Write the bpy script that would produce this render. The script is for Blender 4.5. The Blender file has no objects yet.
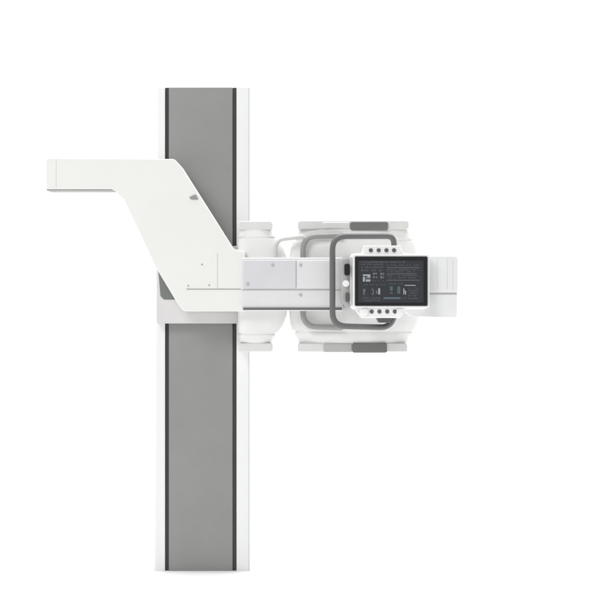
import bpy, bmesh, math, random
from mathutils import Vector

random.seed(4)
scene = bpy.context.scene
C = scene.collection
S = 0.004            # metres per photograph pixel on the column's front face
D = 6.0              # camera distance from the column's front face
EYE = 1.066          # camera height


def X(px, y=0.0):
    return (px - 304.5) * S * (D + y) / D


def Z(py, y=0.0):
    return EYE + (304.5 - py) * S * (D + y) / D


# ------------------------------------------------------------------ materials
def mat(name, col, rough=0.45, metal=0.0, bump=0.0, bscale=300.0, mottling=0.0, coat=0.0, spec=0.5):
    m = bpy.data.materials.new(name)
    m.use_nodes = True
    nt = m.node_tree
    b = nt.nodes['Principled BSDF']
    b.inputs['Base Color'].default_value = (*col, 1)
    b.inputs['Roughness'].default_value = rough
    b.inputs['Metallic'].default_value = metal
    b.inputs['Coat Weight'].default_value = coat
    b.inputs['Specular IOR Level'].default_value = spec
    tc = nt.nodes.new('ShaderNodeTexCoord')
    if mottling:
        n = nt.nodes.new('ShaderNodeTexNoise')
        n.inputs['Scale'].default_value = 7.0
        n.inputs['Detail'].default_value = 6.0
        nt.links.new(tc.outputs['Object'], n.inputs['Vector'])
        r = nt.nodes.new('ShaderNodeMapRange')
        r.inputs['From Min'].default_value = 0.3
        r.inputs['From Max'].default_value = 0.7
        r.inputs['To Min'].default_value = 1 - mottling
        r.inputs['To Max'].default_value = 1 + mottling
        nt.links.new(n.outputs['Fac'], r.inputs['Value'])
        mx = nt.nodes.new('ShaderNodeVectorMath')
        mx.operation = 'SCALE'
        mx.inputs[0].default_value = col
        nt.links.new(r.outputs['Result'], mx.inputs['Scale'])
        nt.links.new(mx.outputs['Vector'], b.inputs['Base Color'])
        rr = nt.nodes.new('ShaderNodeMapRange')
        rr.inputs['To Min'].default_value = max(0.05, rough - 0.08)
        rr.inputs['To Max'].default_value = rough + 0.08
        nt.links.new(n.outputs['Fac'], rr.inputs['Value'])
        nt.links.new(rr.outputs['Result'], b.inputs['Roughness'])
    if bump:
        n2 = nt.nodes.new('ShaderNodeTexNoise')
        n2.inputs['Scale'].default_value = bscale
        n2.inputs['Detail'].default_value = 3.0
        nt.links.new(tc.outputs['Object'], n2.inputs['Vector'])
        bp = nt.nodes.new('ShaderNodeBump')
        bp.inputs['Strength'].default_value = bump
        bp.inputs['Distance'].default_value = 0.001
        nt.links.new(n2.outputs['Fac'], bp.inputs['Height'])
        nt.links.new(bp.outputs['Normal'], b.inputs['Normal'])
    return m


def emit_mat(name, col, strength):
    m = bpy.data.materials.new(name)
    m.use_nodes = True
    b = m.node_tree.nodes['Principled BSDF']
    b.inputs['Base Color'].default_value = (0.02, 0.02, 0.02, 1)
    b.inputs['Roughness'].default_value = 0.3
    b.inputs['Specular IOR Level'].default_value = 0.3
    b.inputs['Emission Color'].default_value = (*col, 1)
    b.inputs['Emission Strength'].default_value = strength
    return m


M = dict(
    arm=mat('arm_paint', (0.81, 0.81, 0.785), 0.5, bump=0.08, mottling=0.008),
    column=mat('column_paint', (0.83, 0.84, 0.84), 0.4, bump=0.06, mottling=0.008),
    grey=mat('grey_panel', (0.285, 0.285, 0.278), 0.55, bump=0.15, mottling=0.03, spec=0.3),
    groove=mat('groove_rubber', (0.055, 0.055, 0.055), 0.6, spec=0.3),
    carriage=mat('carriage_paint', (0.65, 0.64, 0.64), 0.45, bump=0.06, mottling=0.015),
    housing=mat('housing_paint', (0.755, 0.748, 0.76), 0.4, bump=0.06, mottling=0.02),
    tube=mat('tube_paint', (0.775, 0.772, 0.76), 0.5, bump=0.06, mottling=0.02),
    tubeend=mat('tube_end_paint', (0.80, 0.805, 0.81), 0.5, bump=0.06, mottling=0.02, spec=0.3),
    cap=mat('cap_plastic', (0.69, 0.69, 0.675), 0.5, bump=0.1, mottling=0.03),
    capmid=mat('cap_mid_grey', (0.45, 0.45, 0.44), 0.5, bump=0.1, mottling=0.03),
    capdark=mat('cap_dark_rubber', (0.16, 0.16, 0.155), 0.6, bump=0.15, mottling=0.05),
    white=mat('white_plastic', (0.86, 0.86, 0.855), 0.35, bump=0.04),
    handle_dark=mat('handle_dark_grey', (0.135, 0.135, 0.135), 0.42, mottling=0.05),
    handle_mid=mat('handle_mid_grey', (0.29, 0.29, 0.285), 0.42, mottling=0.04),
    handle_pale=mat('handle_pale_grey', (0.58, 0.58, 0.57), 0.4, mottling=0.03),
    black=mat('black_plastic', (0.016, 0.016, 0.018), 0.45, mottling=0.05, spec=0.25),
    dot=mat('dark_button', (0.10, 0.10, 0.10), 0.4),
    seam=mat('seam_and_shade_grey', (0.30, 0.29, 0.28), 0.6),  # arm seam line and the painted shade under the upper arm
    paleseam=mat('pale_seam', (0.55, 0.55, 0.54), 0.6),
    steel=mat('screw_steel', (0.42, 0.42, 0.43), 0.35, metal=0.7),
    palescrew=mat('pale_screw_steel', (0.5, 0.5, 0.51), 0.4, metal=0.3),
    plate=mat('plate_grey', (0.665, 0.655, 0.68), 0.42, bump=0.06, mottling=0.03),
    recess_shadow=mat('recess_shade_grey', (0.16, 0.17, 0.16), 0.6, mottling=0.08),  # shadow colour for the recess beside the arm
    screen=emit_mat('screen_glow', (0.036, 0.041, 0.052), 0.5),
    text=emit_mat('screen_text', (0.27, 0.285, 0.31), 0.5),
    bright=emit_mat('screen_bright', (0.56, 0.59, 0.62), 0.6),
    cyan=emit_mat('screen_cyan', (0.19, 0.28, 0.33), 0.45),
    backdrop=mat('backdrop_white', (0.92, 0.92, 0.92), 0.9, spec=0.0),
)


# ------------------------------------------------------------------ helpers
def link(name, bm, m, parent=None, bevel=0.0, seg=3, smooth=True, angle=35):
    bmesh.ops.recalc_face_normals(bm, faces=bm.faces)
    me = bpy.data.meshes.new(name)
    bm.to_mesh(me)
    bm.free()
    o = bpy.data.objects.new(name, me)
    C.objects.link(o)
    if isinstance(m, (list, tuple)):
        for k in m:
            me.materials.append(k)
    else:
        me.materials.append(m)
    if parent:
        o.parent = parent
    if smooth:
        me.polygons.foreach_set('use_smooth', [True] * len(me.polygons))
        me.set_sharp_from_angle(angle=math.radians(angle))
    if bevel:
        b = o.modifiers.new('bevel', 'BEVEL')
        b.width = bevel
        b.segments = seg
        b.limit_method = 'ANGLE'
        b.angle_limit = math.radians(40)
        b.harden_normals = False
        n = o.modifiers.new('wn', 'WEIGHTED_NORMAL')
        n.keep_sharp = False
    return o


def box(bm, x0, x1, y0, y1, z0, z1):
    v = [bm.verts.new(p) for p in ((x0, y0, z0), (x1, y0, z0), (x1, y1, z0), (x0, y1, z0),
                                   (x0, y0, z1), (x1, y0, z1), (x1, y1, z1), (x0, y1, z1))]
    for f in ((0, 3, 2, 1), (4, 5, 6, 7), (0, 1, 5, 4), (1, 2, 6, 5), (2, 3, 7, 6), (3, 0, 4, 7)):
        bm.faces.new([v[i] for i in f])


def pbox(bm, px0, px1, py0, py1, y0, y1):
    """a box whose front face (at y0) spans these photograph pixels"""
    box(bm, X(px0, y0), X(px1, y0), y0, y1, Z(py1, y0), Z(py0, y0))


def fillet(pts, radii, n=6):
    out = []
    k = len(pts)
    for i in range(k):
        p = Vector(pts[i]); a = Vector(pts[i - 1]); b = Vector(pts[(i + 1) % k])
        r = radii[i] if isinstance(radii, (list, tuple)) else radii
        if r <= 0:
            out.append(tuple(p)); continue
        u = (a - p).normalized(); v = (b - p).normalized()
        ang = u.angle(v)
        t = min(r / math.tan(ang / 2), 0.48 * (a - p).length, 0.48 * (b - p).length)
        p0 = p + u * t; p1 = p + v * t
        for j in range(n + 1):
            s = j / n
            out.append(tuple((1 - s) ** 2 * p0 + 2 * s * (1 - s) * p + s * s * p1))
    return out


def slab(bm, outline, y0, y1):
    """outline in photograph pixels at the front face y0, pushed straight back to y1"""
    f = [bm.verts.new((X(a, y0), y0, Z(b, y0))) for a, b in outline]
    g = [bm.verts.new((v.co.x, y1, v.co.z)) for v in f]
    bm.faces.new(f)
    bm.faces.new(g[::-1])
    n = len(f)
    for i in range(n):
        bm.faces.new((f[i], g[i], g[(i + 1) % n], f[(i + 1) % n]))


def plan(bm, outline, z0, z1):
    lo = [bm.verts.new((a, b, z0)) for a, b in outline]
    hi = [bm.verts.new((a, b, z1)) for a, b in outline]
    bm.faces.new(lo[::-1]); bm.faces.new(hi)
    n = len(lo)
    for i in range(n):
        bm.faces.new((lo[i], lo[(i + 1) % n], hi[(i + 1) % n], hi[i]))


def tube(bm, pts, r, sides=14):
    P = [Vector(p) for p in pts]
    rings = []
    up = Vector((0, 1, 0))
    for i, p in enumerate(P):
        t = (P[min(i + 1, len(P) - 1)] - P[max(i - 1, 0)]).normalized()
        a = t.cross(up)
        if a.length < 1e-4:
            a = t.cross(Vector((1, 0, 0)))
        a.normalize()
        b = t.cross(a).normalized()
        rings.append([bm.verts.new(p + a * r * math.cos(2 * math.pi * k / sides) + b * r * math.sin(2 * math.pi * k / sides))
                      for k in range(sides)])
    for q, w in zip(rings, rings[1:]):
        for k in range(sides):
            bm.faces.new((q[k], q[(k + 1) % sides], w[(k + 1) % sides], w[k]))
    bm.faces.new(rings[0][::-1]); bm.faces.new(rings[-1])


def disc(bm, c, r, axis, depth, n=28, dome=0.0, r2=None):
    """short cylinder from c along axis ('x' or 'y'), slightly rounded rim"""
    ax = Vector((1, 0, 0)) if axis == 'x' else Vector((0, 1, 0))
    u = Vector((0, 0, 1)); w = ax.cross(u)
    c = Vector(c)
    prof = [(0.0, (r2 or r)), (depth * 0.8, r), (depth * 0.94, r * 0.96), (depth, r * 0.86)]
    rings = [[bm.verts.new(c + ax * d + (u * math.cos(2 * math.pi * k / n) + w * math.sin(2 * math.pi * k / n)) * q)
              for k in range(n)] for d, q in prof]
    for q, s in zip(rings, rings[1:]):
        for k in range(n):
            bm.faces.new((q[k], q[(k + 1) % n], s[(k + 1) % n], s[k]))
    bm.faces.new(rings[0][::-1])
    bm.faces.new(rings[-1])


def drum(bm, rows, y, hd, n=72, power=2.6):
    """upright drum with superelliptic plan; rows = (py, px_left, px_right, depth factor)"""
    rings = []
    for py, a, b, f in rows:
        cx = (X(a, y) + X(b, y)) / 2
        rx = (X(b, y) - X(a, y)) / 2
        ring = []
        for k in range(n):
            t = 2 * math.pi * k / n
            ct, st = math.cos(t), math.sin(t)
            ring.append(bm.verts.new((cx + rx * math.copysign(abs(ct) ** (2 / power), ct),
                                      y + hd * f * math.copysign(abs(st) ** (2 / power), st), Z(py, y))))
        rings.append(ring)
    for q, s in zip(rings, rings[1:]):
        for k in range(n):
            bm.faces.new((q[k], q[(k + 1) % n], s[(k + 1) % n], s[k]))
    bm.faces.new(rings[0][::-1]); bm.faces.new(rings[-1])


def path(pts, r, y, n=7):
    """open pixel polyline with rounded corners at depth y"""
    out = [pts[0]]
    for i in range(1, len(pts) - 1):
        p = Vector(pts[i]); a = Vector(pts[i - 1]); b = Vector(pts[i + 1])
        u = (a - p).normalized(); v = (b - p).normalized()
        t = min(r, 0.48 * (a - p).length, 0.48 * (b - p).length)
        for j in range(n + 1):
            s = j / n
            out.append(tuple((1 - s) ** 2 * (p + u * t) + 2 * s * (1 - s) * p + s * s * (p + v * t)))
    out.append(pts[-1])
    return [(X(a, y), y, Z(b, y)) for a, b in out]


# ------------------------------------------------------------------ setting: a white studio sweep
bm = bmesh.new()
prof = [(-9.0, 0.0), (1.8, 0.0)]
for k in range(1, 13):
    t = math.radians(90 * k / 12)
    prof.append((1.8 + 1.4 * math.sin(t), 1.4 - 1.4 * math.cos(t)))
prof.append((3.2, 5.5))
L = [bm.verts.new((-7, a, b)) for a, b in prof]
R = [bm.verts.new((7, a, b)) for a, b in prof]
for i in range(len(prof) - 1):
    bm.faces.new((L[i], R[i], R[i + 1], L[i + 1]))
sweep = link('backdrop', bm, M['backdrop'])
sweep['kind'] = 'structure'
sweep['label'] = 'plain pure white seamless background behind the machine'
if sweep.data.polygons[0].normal.z < 0:
    sweep.data.flip_normals()

# ------------------------------------------------------------------ the machine
root = bpy.data.objects.new('x_ray_machine', None)
root.empty_display_size = 0.2
root['label'] = 'white and grey x-ray machine, with a cranked arm and dark display'
root['category'] = 'x-ray machine'
C.objects.link(root)

# ---- column: white shell with an open front channel, dark grooves, grey panel
ztop, zbot = Z(87), -0.004
bm = bmesh.new()
xl, xr = X(155), X(250.4)
rc = 0.016
outline = []
for k in range(7):                                   # front-left rounded corner
    t = math.radians(90 * k / 6)
    outline.append((xl + rc - rc * math.cos(t), rc - rc * math.sin(t)))
outline += [(X(165), 0.0), (X(165), 0.018), (X(236.5), 0.018), (X(236.5), 0.0)]
rr = 0.008
for k in range(7):
    t = math.radians(90 * k / 6)
    outline.append((xr - rr + rr * math.sin(t), rr - rr * math.cos(t)))
outline += [(xr, 0.30), (xl, 0.30)]
plan(bm, outline, zbot, ztop)
for v in bm.verts:                                   # the left flank flares a little towards the foot
    if v.co.z < 0.1 and v.co.x < X(160):
        v.co.x -= 2.6 * S
col = link('column', bm, M['column'], root, bevel=0.0025)

bm = bmesh.new()
px0, px1 = X(168.6), X(232.6)
plan(bm, fillet([(px0, 0.0175), (px0, 0.003), (px1, 0.003), (px1, 0.0175)], [0, 0.004, 0.004, 0], 4), zbot, ztop - 0.0015)
o = link('front_panel', bm, M['grey'], col)
o['label'] = 'flat grey front panel'
for a, b in ((165.2, 168.4), (232.8, 236.3)):
    bm = bmesh.new()
    box(bm, X(a), X(b), 0.010, 0.0176, zbot, ztop - 0.001)
    o = link('track_groove', bm, M['groove'], col)
    o['label'] = 'dark grey track groove'
# fine edge line along the right flank trim
bm = bmesh.new()
box(bm, X(248.7), X(249.2), -0.0008, 0.002, zbot + 0.003, ztop - 0.003)
link('edge_trim', bm, M['paleseam'], col, smooth=False)

# ---- carriage sliding on the column
bm = bmesh.new()
y0 = -0.045
slab(bm, fillet([(156.5, 262), (160, 246), (249.6, 246), (249.6, 323.5), (156.5, 323.5)],
                [0.8, 0.8, 1.5, 1.5, 1.5]), y0, -0.003)
car = link('carriage', bm, M['carriage'], root, bevel=0.004)
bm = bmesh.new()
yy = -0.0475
slab(bm, fillet([(157.8, 264), (200, 264), (200, 299.5), (164, 299.5), (160.5, 296)], [0.5, 0, 0, 2, 2]), yy, -0.044)  # dark patch painted in for the arm's shadow in the recess
o = link('recess_shade', bm, M['recess_shadow'], car)
o['label'] = 'dark grey patch painting the shadow beside the arm'

# ---- cranked arm
ya, yb = -0.17, -0.052
bm = bmesh.new()
arm_outline = fillet([(46, 158), (174.5, 159), (181, 166), (233.5, 249), (245, 251.5), (245, 311.5), (184, 311.5), (179, 306),
                      (155, 266), (124, 200), (113, 189.2), (46, 189.2)],
                     [2.5, 6, 6, 7, 2, 2, 5, 5, 14, 10, 8, 1.5], 8)
slab(bm, arm_outline, ya, yb)
arm = link('arm', bm, M['arm'], root, bevel=0.0035, seg=3)
# end cap, painted underside shade, seam, screws, latch
bm = bmesh.new()
pbox(bm, 56.0, 56.35, 159.2, 187.6, ya - 0.0006, ya + 0.004)
o = link('end_seam', bm, M['paleseam'], arm, smooth=False)
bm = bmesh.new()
box(bm, X(46.3, ya), X(112.5, ya), ya + 0.004, yb - 0.004, Z(190.4, ya), Z(188.95, ya))  # dark strip stands in for the shade under the upper arm
o = link('underside_shade', bm, M['seam'], arm, bevel=0.0015)
o['label'] = 'dark strip painting the shade along the underside'
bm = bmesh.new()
pbox(bm, 186.5, 242.0, 288.8, 289.5, ya - 0.0012, ya + 0.003)  # raised dark strip draws the shadow line of the seam
o = link('seam_strip', bm, M['seam'], arm, smooth=False)  # stands in for the seam's shadow line
bm = bmesh.new()
pbox(bm, 217.2, 217.7, 253.0, 288.6, ya - 0.0008, ya + 0.003)
link('cover_seam', bm, M['paleseam'], arm, smooth=False)
for a, b in ((188.3, 285.8), (209.2, 285.2), (202, 264.5)):
    bm = bmesh.new()
    disc(bm, (X(a, ya), ya + 0.002, Z(b, ya)), -0.003, 'y', -0.0045, 16)
    link('screw', bm, M['steel'], arm)
bm = bmesh.new()
slab(bm, fillet([(188.5, 197.4), (195.6, 194.2), (198.8, 199.6), (191.5, 199.6)], 1.2), ya - 0.004, ya + 0.03)
o = link('latch', bm, M['handle_mid'], arm, bevel=0.002)
o['label'] = 'small grey latch on the sloping edge'

# ---- pivot housing between the arm and the tube head
yh = -0.182
bm = bmesh.new()
slab(bm, fillet([(241, 257.5), (343, 257.5), (343, 311), (241, 311)], [2, 0, 0, 2]), yh, -0.02)
hous = link('pivot_housing', bm, M['housing'], root, bevel=0.005)
bm = bmesh.new()
pbox(bm, 243, 296.0, 260, 288.6, yh - 0.006, yh + 0.002)
o = link('cover_plate', bm, M['plate'], hous, bevel=0.003)
o['label'] = 'greyer cover plate'
bm = bmesh.new()
pbox(bm, 296.8, 330, 260, 288.6, yh - 0.006, yh + 0.002)
link('cover_plate', bm, M['housing'], hous, bevel=0.003)
bm = bmesh.new()
pbox(bm, 242.0, 342, 289.4, 290.4, yh - 0.0015, yh + 0.003)
link('seam_strip', bm, M['capmid'], hous, smooth=False)
bm = bmesh.new()
pbox(bm, 243, 342, 307.6, 310.0, yh - 0.006, yh + 0.003)  # thin dark strip along the housing's lower edge
o = link('bottom_line', bm, M['handle_dark'], hous, bevel=0.002)
o['label'] = 'dark grey line along the lower edge'
for a, b in ((272.5, 265), (300.5, 265), (247.5, 284), (300.5, 295)):
    ys = yh - (0.006 if b < 289 else 0.0)
    bm = bmesh.new()
    disc(bm, (X(a, ys), ys + 0.002, Z(b, ys)), -0.0065, 'y', -0.0055, 20)
    link('screw', bm, M['palescrew'], hous)

# ---- tube housing: two upright drums with capped ends
yd, hd = -0.075, 0.060


def mirror(rows, c=286.0):
    return rows + [(2 * c - p, a, b, f) for p, a, b, f in reversed(rows)]


bm = bmesh.new()
small = mirror([(228.5, 243, 270, 0.8), (230, 240, 272, 0.86), (234, 239, 274, 0.9), (237, 238.5, 276, 0.93), (237.6, 240, 275, 0.9),
                (238.6, 240, 275, 0.9), (239.2, 238.5, 277.5, 0.94), (246, 238, 283, 0.98), (258, 238, 287, 1.0)])
drum(bm, small, yd, hd)
tubeA = link('generator_drum', bm, M['tube'], root)
bm = bmesh.new()
large = mirror([(228, 301, 405, 0.82), (230, 298, 408, 0.88), (234, 297, 410, 0.92), (239, 294, 413.5, 0.96), (240, 295.5, 412, 0.94),
                (241, 295.5, 412.5, 0.94), (242, 292, 415, 0.97), (249, 290, 418.5, 0.99), (262, 289, 419, 1.0)])
drum(bm, large, yd, hd)
tubeB = link('tube_drum', bm, M['tube'], root)


def cap(parent, a, b, py0, py1, m, name, grow=1.0, label=None, r=3.0):
    bm = bmesh.new()
    f = yd - hd * grow
    slab(bm, fillet([(a, py0), (b, py0), (b, py1), (a, py1)], r), f, yd + hd * grow * 0.9)
    o = link(name, bm, m, parent, bevel=0.004)
    if label:
        o['label'] = label
    return o


cap(tubeA, 238, 272.5, 221.0, 229.5, M['cap'], 'end_cap', 0.88, r=3.6)
cap(tubeA, 238, 272.5, 343.2, 351.8, M['cap'], 'end_cap', 0.88, r=2.4)
cap(tubeB, 297.5, 409, 220.6, 229.2, M['cap'], 'end_cap', 0.86, r=3.4)
cap(tubeB, 297.5, 407.5, 343.4, 352.0, M['cap'], 'end_cap', 0.86, r=2.4)
cap(tubeB, 350.5, 388, 221.6, 230.4, M['capdark'], 'grip_block', 1.0, 'dark grey grip block', r=2.4)
cap(tubeB, 352.5, 387, 343.0, 352.8, M['capdark'], 'grip_block', 1.0, 'dark grey grip block', r=1.8)
cap(tubeB, 323.5, 352.0, 343.6, 352.3, M['capmid'], 'side_block', 0.95, 'mid grey block', r=1.6)
cap(tubeB, 322.5, 350.0, 222.0, 228.6, M['cap'], 'side_block', 0.95, r=1.6)

# ---- three bent tube handles
hb = bmesh.new()
yq = -0.148
tube(hb, path([(275.5, 262), (275.5, 240), (304, 236.5)], 9, yq), 0.0085)
o = link('handle', hb, M['handle_pale'], root)
o['label'] = 'palest of the bent tube handles'
hb = bmesh.new()
run = path([(340, 235.5), (303, 236.5), (303, 326.5), (340, 327.5)], 14, yq)
run = [(run[0][0] + 0.02, yq + 0.05, run[0][2])] + run + [(run[-1][0] + 0.02, yq + 0.05, run[-1][2])]
tube(hb, run, 0.0106)      # both ends turn back into the drum
o = link('handle', hb, M['handle_mid'], root)
o['label'] = 'mid grey bent tube handle'
hb = bmesh.new()
yf = -0.25
tube(hb, path([(394.5, 250), (393.5, 236.2), (332.5, 236.2), (332.5, 326.0), (390, 327.5), (397, 309)], 14, yf), 0.0112, 18)
o = link('handle', hb, M['handle_dark'], root)
o['label'] = 'dark grey handle bent round the display'

# ---- right-hand end block of the tube head: upper shell overlapping a lower one
ye = -0.27
bm = bmesh.new()
slab(bm, fillet([(405, 291), (457.2, 291), (457.2, 317.2), (450, 317.8), (412, 316.6), (405, 312)], [1, 1, 5, 6, 6, 3]), ye, -0.07)
cyl = link('tube_end', bm, M['tubeend'], root, bevel=0.010, seg=5)
bm = bmesh.new()
slab(bm, fillet([(420, 256), (458, 256), (458, 292.6), (420, 292.6)], [2, 4, 2.5, 1]), ye - 0.009, -0.06)
link('end_shell', bm, M['tubeend'], cyl, bevel=0.009, seg=5)
for a in (437.0, 447.0, 452.6):
    bm = bmesh.new()
    pbox(bm, a, a + 0.55, 259, 289.5, ye - 0.0098, ye)
    link('shell_seam', bm, M['cap'], cyl, smooth=False)
bm = bmesh.new()
pbox(bm, 428, 456.8, 292.9, 294.6, ye - 0.0015, ye + 0.01)
o = link('seam_strip', bm, M['capmid'], cyl, smooth=False)
o['label'] = 'grey seam strip across the end block'

# ---- collimator box behind the display
yk = -0.305
bm = bmesh.new()
slab(bm, fillet([(350.5, 254), (362.5, 253), (364, 246), (401, 246), (403, 253), (427, 254.5), (427, 309), (405, 309.5), (401, 318), (361, 318), (355, 310), (350.5, 308)],
                [3, 3, 2.5, 2.5, 3, 3, 3, 3, 4, 4, 4, 3]), yk, -0.12)
coll = link('collimator', bm, M['white'], root, bevel=0.006)
bm = bmesh.new()
slab(bm, fillet([(341.5, 259), (352, 257.5), (352, 307), (346, 307), (341.5, 302)], [3, 1, 1, 3, 3]), yk + 0.012, -0.14)
o = link('side_block', bm, M['capmid'], coll, bevel=0.004)
o['label'] = 'grey block on the left side carrying the knobs'
bm = bmesh.new()
slab(bm, fillet([(344.4, 263.5), (350.0, 263.5), (350.0, 275.5), (344.4, 275.5)], 2.2), yk - 0.02, yk + 0.006)
o = link('knob', bm, M['black'], coll, bevel=0.004)
o['label'] = 'black upright knob left of the display'
bm = bmesh.new()
slab(bm, fillet([(345.4, 292.5), (349.4, 292.5), (349.4, 302), (345.4, 302)], 1.6), yk - 0.010, yk + 0.006)
o = link('latch', bm, M['dot'], coll, bevel=0.003)
o['label'] = 'dark grey latch left of the display'
bm = bmesh.new()
slab(bm, fillet([(376, 316.5), (393, 316.5), (390, 322.8), (379, 322.8)], 1.6), yk + 0.012, -0.2)
o = link('cable_plug', bm, M['dot'], coll, bevel=0.003)
o['label'] = 'dark plug under the display'
bm = bmesh.new()
disc(bm, (X(346, yk), yk + 0.014, Z(283.5, yk)), -0.013, 'y', -0.016, 28)
o = link('knob', bm, M['white'], coll)
o['label'] = 'white round knob left of the display'
bm = bmesh.new()
slab(bm, fillet([(349.8, 257), (352.2, 257), (352.2, 305), (349.8, 305)], 0.8), yk - 0.005, yk + 0.003)
o = link('side_trim', bm, M['handle_pale'], coll, bevel=0.001)

# ---- display panel
yp = -0.338
bm = bmesh.new()
slab(bm, fillet([(352.6, 254.6), (429.4, 254.6), (429.4, 307.8), (352.6, 307.8)], 2.0), yp + 0.006, yk + 0.003)
disp = link('display_panel', bm, M['white'], root, bevel=0.003)
bm = bmesh.new()
slab(bm, fillet([(354.9, 256.4), (427.6, 256.4), (427.6, 305.9), (354.9, 305.9)], 1.4), yp, yp + 0.01)
o = link('bezel', bm, M['black'], disp, bevel=0.002)
o['label'] = 'black screen bezel'
ysn = yp - 0.0012
bm = bmesh.new()
pbox(bm, 358.2, 423.6, 260.4, 302.6, ysn, yp + 0.004)
scr = link('screen', bm, M['screen'], disp, smooth=False)
scr['label'] = 'dark blue-grey screen showing rows of small pale readings'
yt = ysn - 0.0008
groups = {'text': [], 'bright': [], 'cyan': []}


def zc2(a, b):      # from the enlarged view of the display
    return 350 + a / 7.165, 240 + b / 7.165


def mark(k, a0, b0, a1, b1):
    p = zc2(a0, b0); q = zc2(a1, b1)
    groups[k].append((p[0], q[0], p[1], q[1]))


def dashes(k, a0, a1, b, h, lo=6, hi=16, gap=5):
    a = a0
    while a < a1 - 4:
        w = random.uniform(lo, hi)
        mark(k, a, b + random.uniform(-1, 1), min(a + w, a1), b + h)
        a += w + gap


def glyphs(k, a0, a1, b, h, wd, gap, skip=0.12):
    """a run of tiny seven-segment-like scribbles, as unreadable as the photograph's"""
    a = a0
    t = max(1.6, h * 0.17)
    while a + wd <= a1:
        if random.random() > skip:
            segs = [(a, b, a + wd, b + t), (a, b + h - t, a + wd, b + h), (a, b + (h - t) / 2, a + wd, b + (h + t) / 2),
                    (a, b, a + t, b + h / 2), (a + wd - t, b, a + wd, b + h / 2), (a, b + h / 2, a + t, b + h),
                    (a + wd - t, b + h / 2, a + wd, b + h)]
            for q in random.sample(segs, random.choice((3, 4, 5))):
                mark(k, *q)
        a += wd + gap


glyphs('text', 82, 400, 152, 11, 7, 4)
glyphs('text', 80, 250, 170, 10, 6, 5)
glyphs('text', 262, 500, 176, 9, 6, 5, 0.3)
glyphs('text', 85, 245, 190, 10, 7, 5)
glyphs('text', 80, 240, 212, 12, 8, 6)
for yy_, x0_, x1_ in ((196, 262, 500), (240, 262, 478), (286, 262, 500)):
    mark('text', x0_, yy_, x1_, yy_ + 4)
for yy_ in (208, 222, 250, 266):
    glyphs('text', 266, 490, yy_, 9, 6, 5, 0.25)
mark('bright', 92, 246, 146, 258); mark('bright', 92, 264, 108, 298); mark('bright', 114, 282, 146, 298)
mark('bright', 124, 258, 146, 270); mark('text', 112, 268, 146, 276)
for a, b in ((166, 236), (218, 236), (166, 260), (218, 260)):
    glyphs('bright', a, a + 26, b, 14, 10, 5, 0)
glyphs('text', 158, 250, 286, 9, 6, 5, 0.2)
glyphs('text', 90, 250, 316, 9, 6, 5, 0.25)
for a in (92, 152):
    glyphs('text', a + 2, a + 20, 350, 42, 16, 6, 0)
mark('bright', 202, 346, 216, 390); mark('text', 186, 362, 194, 386)
for a in (284, 338):
    glyphs('cyan', a + 2, a + 24, 332, 52, 20, 6, 0)
glyphs('bright', 382, 406, 346, 44, 20, 6, 0)
mark('bright', 392, 322, 470, 328)
glyphs('cyan', 262, 385, 308, 10, 7, 5, 0.2)
mark('cyan', 240, 410, 362, 423)
for yy_ in (340, 358, 376, 394, 412):
    glyphs('text', 418, 492, yy_, 10, 7, 5, 0.25)
glyphs('text', 90, 220, 410, 11, 7, 5)
glyphs('text', 90, 220, 428, 9, 6, 5)
glyphs('text', 372, 412, 412, 10, 7, 5)
bm = bmesh.new()
faces = {}
for i, k in enumerate(('text', 'bright', 'cyan')):
    for r_ in groups[k]:
        n0 = len(bm.faces)
        pbox(bm, r_[0], r_[1], r_[2], r_[3], yt, ysn + 0.0004)
        bm.faces.ensure_lookup_table()
        for f in list(bm.faces)[n0:]:
            f.material_index = i
o = link('readout', bm, [M['text'], M['bright'], M['cyan']], disp, smooth=False)
o['label'] = 'small pale readout characters and lines on the screen'

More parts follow.
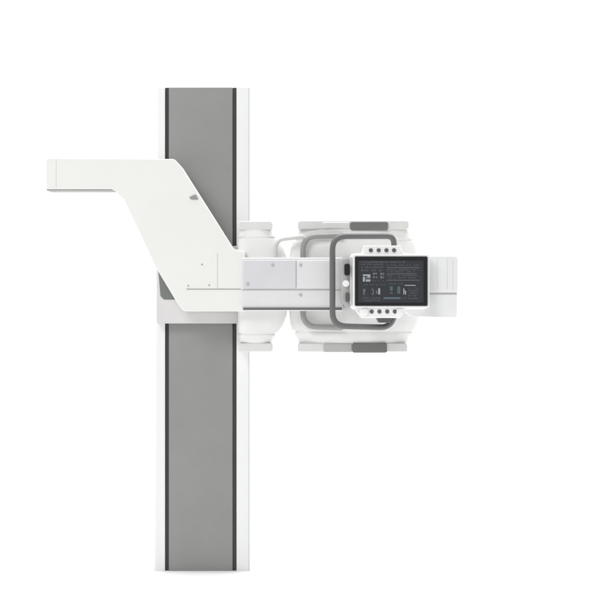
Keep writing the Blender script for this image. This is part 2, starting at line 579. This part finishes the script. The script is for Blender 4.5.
# button tabs above and below the screen
yb2 = -0.322
for (tab, ys_, yc_) in ((fillet([(363, 245.6), (401, 245.6), (401, 256), (363, 256)], 2), None, 250.3),
                        (fillet([(360, 306.5), (402.5, 306.5), (402.5, 317.6), (360, 317.6)], 3), None, 312.0)):
    bm = bmesh.new()
    slab(bm, tab, yb2, yk + 0.002)
    t = link('button_strip', bm, M['white'], disp, bevel=0.003)
for a in (370.8, 378.6, 386.4, 394.0):
    for b in (250.3, 311.6):
        bm = bmesh.new()
        disc(bm, (X(a + (0.8 if b > 300 else 0), yb2), yb2 + 0.002, Z(b, yb2)), -0.0078, 'y', -0.006, 24)
        o = link('button', bm, M['dot'], disp)
        o['label'] = 'small dark round button'
for a in (364.8, 400.0):
    bm = bmesh.new()
    disc(bm, (X(a, yb2), yb2 + 0.002, Z(312, yb2)), -0.0135, 'y', -0.010, 28)
    o = link('button', bm, M['white'], disp)
    o['label'] = 'white round button below the screen'

# ------------------------------------------------------------------ light: even white studio
w = bpy.data.worlds.new('World')
scene.world = w
w.use_nodes = True
bg = w.node_tree.nodes['Background']
bg.inputs['Color'].default_value = (1.0, 1.0, 1.0, 1)
bg.inputs['Strength'].default_value = 0.49


def area(name, loc, target, size, sy, watts):
    l = bpy.data.lights.new(name, 'AREA')
    l.shape = 'RECTANGLE'
    l.size = size; l.size_y = sy
    l.energy = watts
    o = bpy.data.objects.new(name, l)
    C.objects.link(o)
    o.location = loc
    o.rotation_euler = (Vector(target) - Vector(loc)).to_track_quat('-Z', 'Y').to_euler()
    return o


area('key_softbox', (-2.6, -4.5, 4.6), (0, 0, 1.1), 2.4, 2.0, 118)
area('overhead_softbox', (0.0, 0.6, 5.2), (0, 0.9, 0), 5.0, 3.0, 290)
area('backdrop_light', (-4.8, 0.9, 2.6), (0.5, 3.2, 1.6), 1.2, 3.0, 75)
area('backdrop_light', (4.8, 0.9, 2.6), (-0.5, 3.2, 1.6), 1.2, 3.0, 75)

# ------------------------------------------------------------------ camera
cd = bpy.data.cameras.new('camera')
cam = bpy.data.objects.new('camera', cd)
C.objects.link(cam)
cam.location = (0, -D, EYE)
cam.rotation_euler = (math.radians(90), 0, 0)
cd.sensor_width = 36
cd.lens = 36 * D / (609 * S)
cd.clip_end = 200
scene.camera = cam

vs = scene.view_settings
vs.view_transform = 'Standard'
vs.look = 'None'
vs.exposure = 0
vs.gamma = 1
scene.render.resolution_x = scene.render.resolution_y = 1024
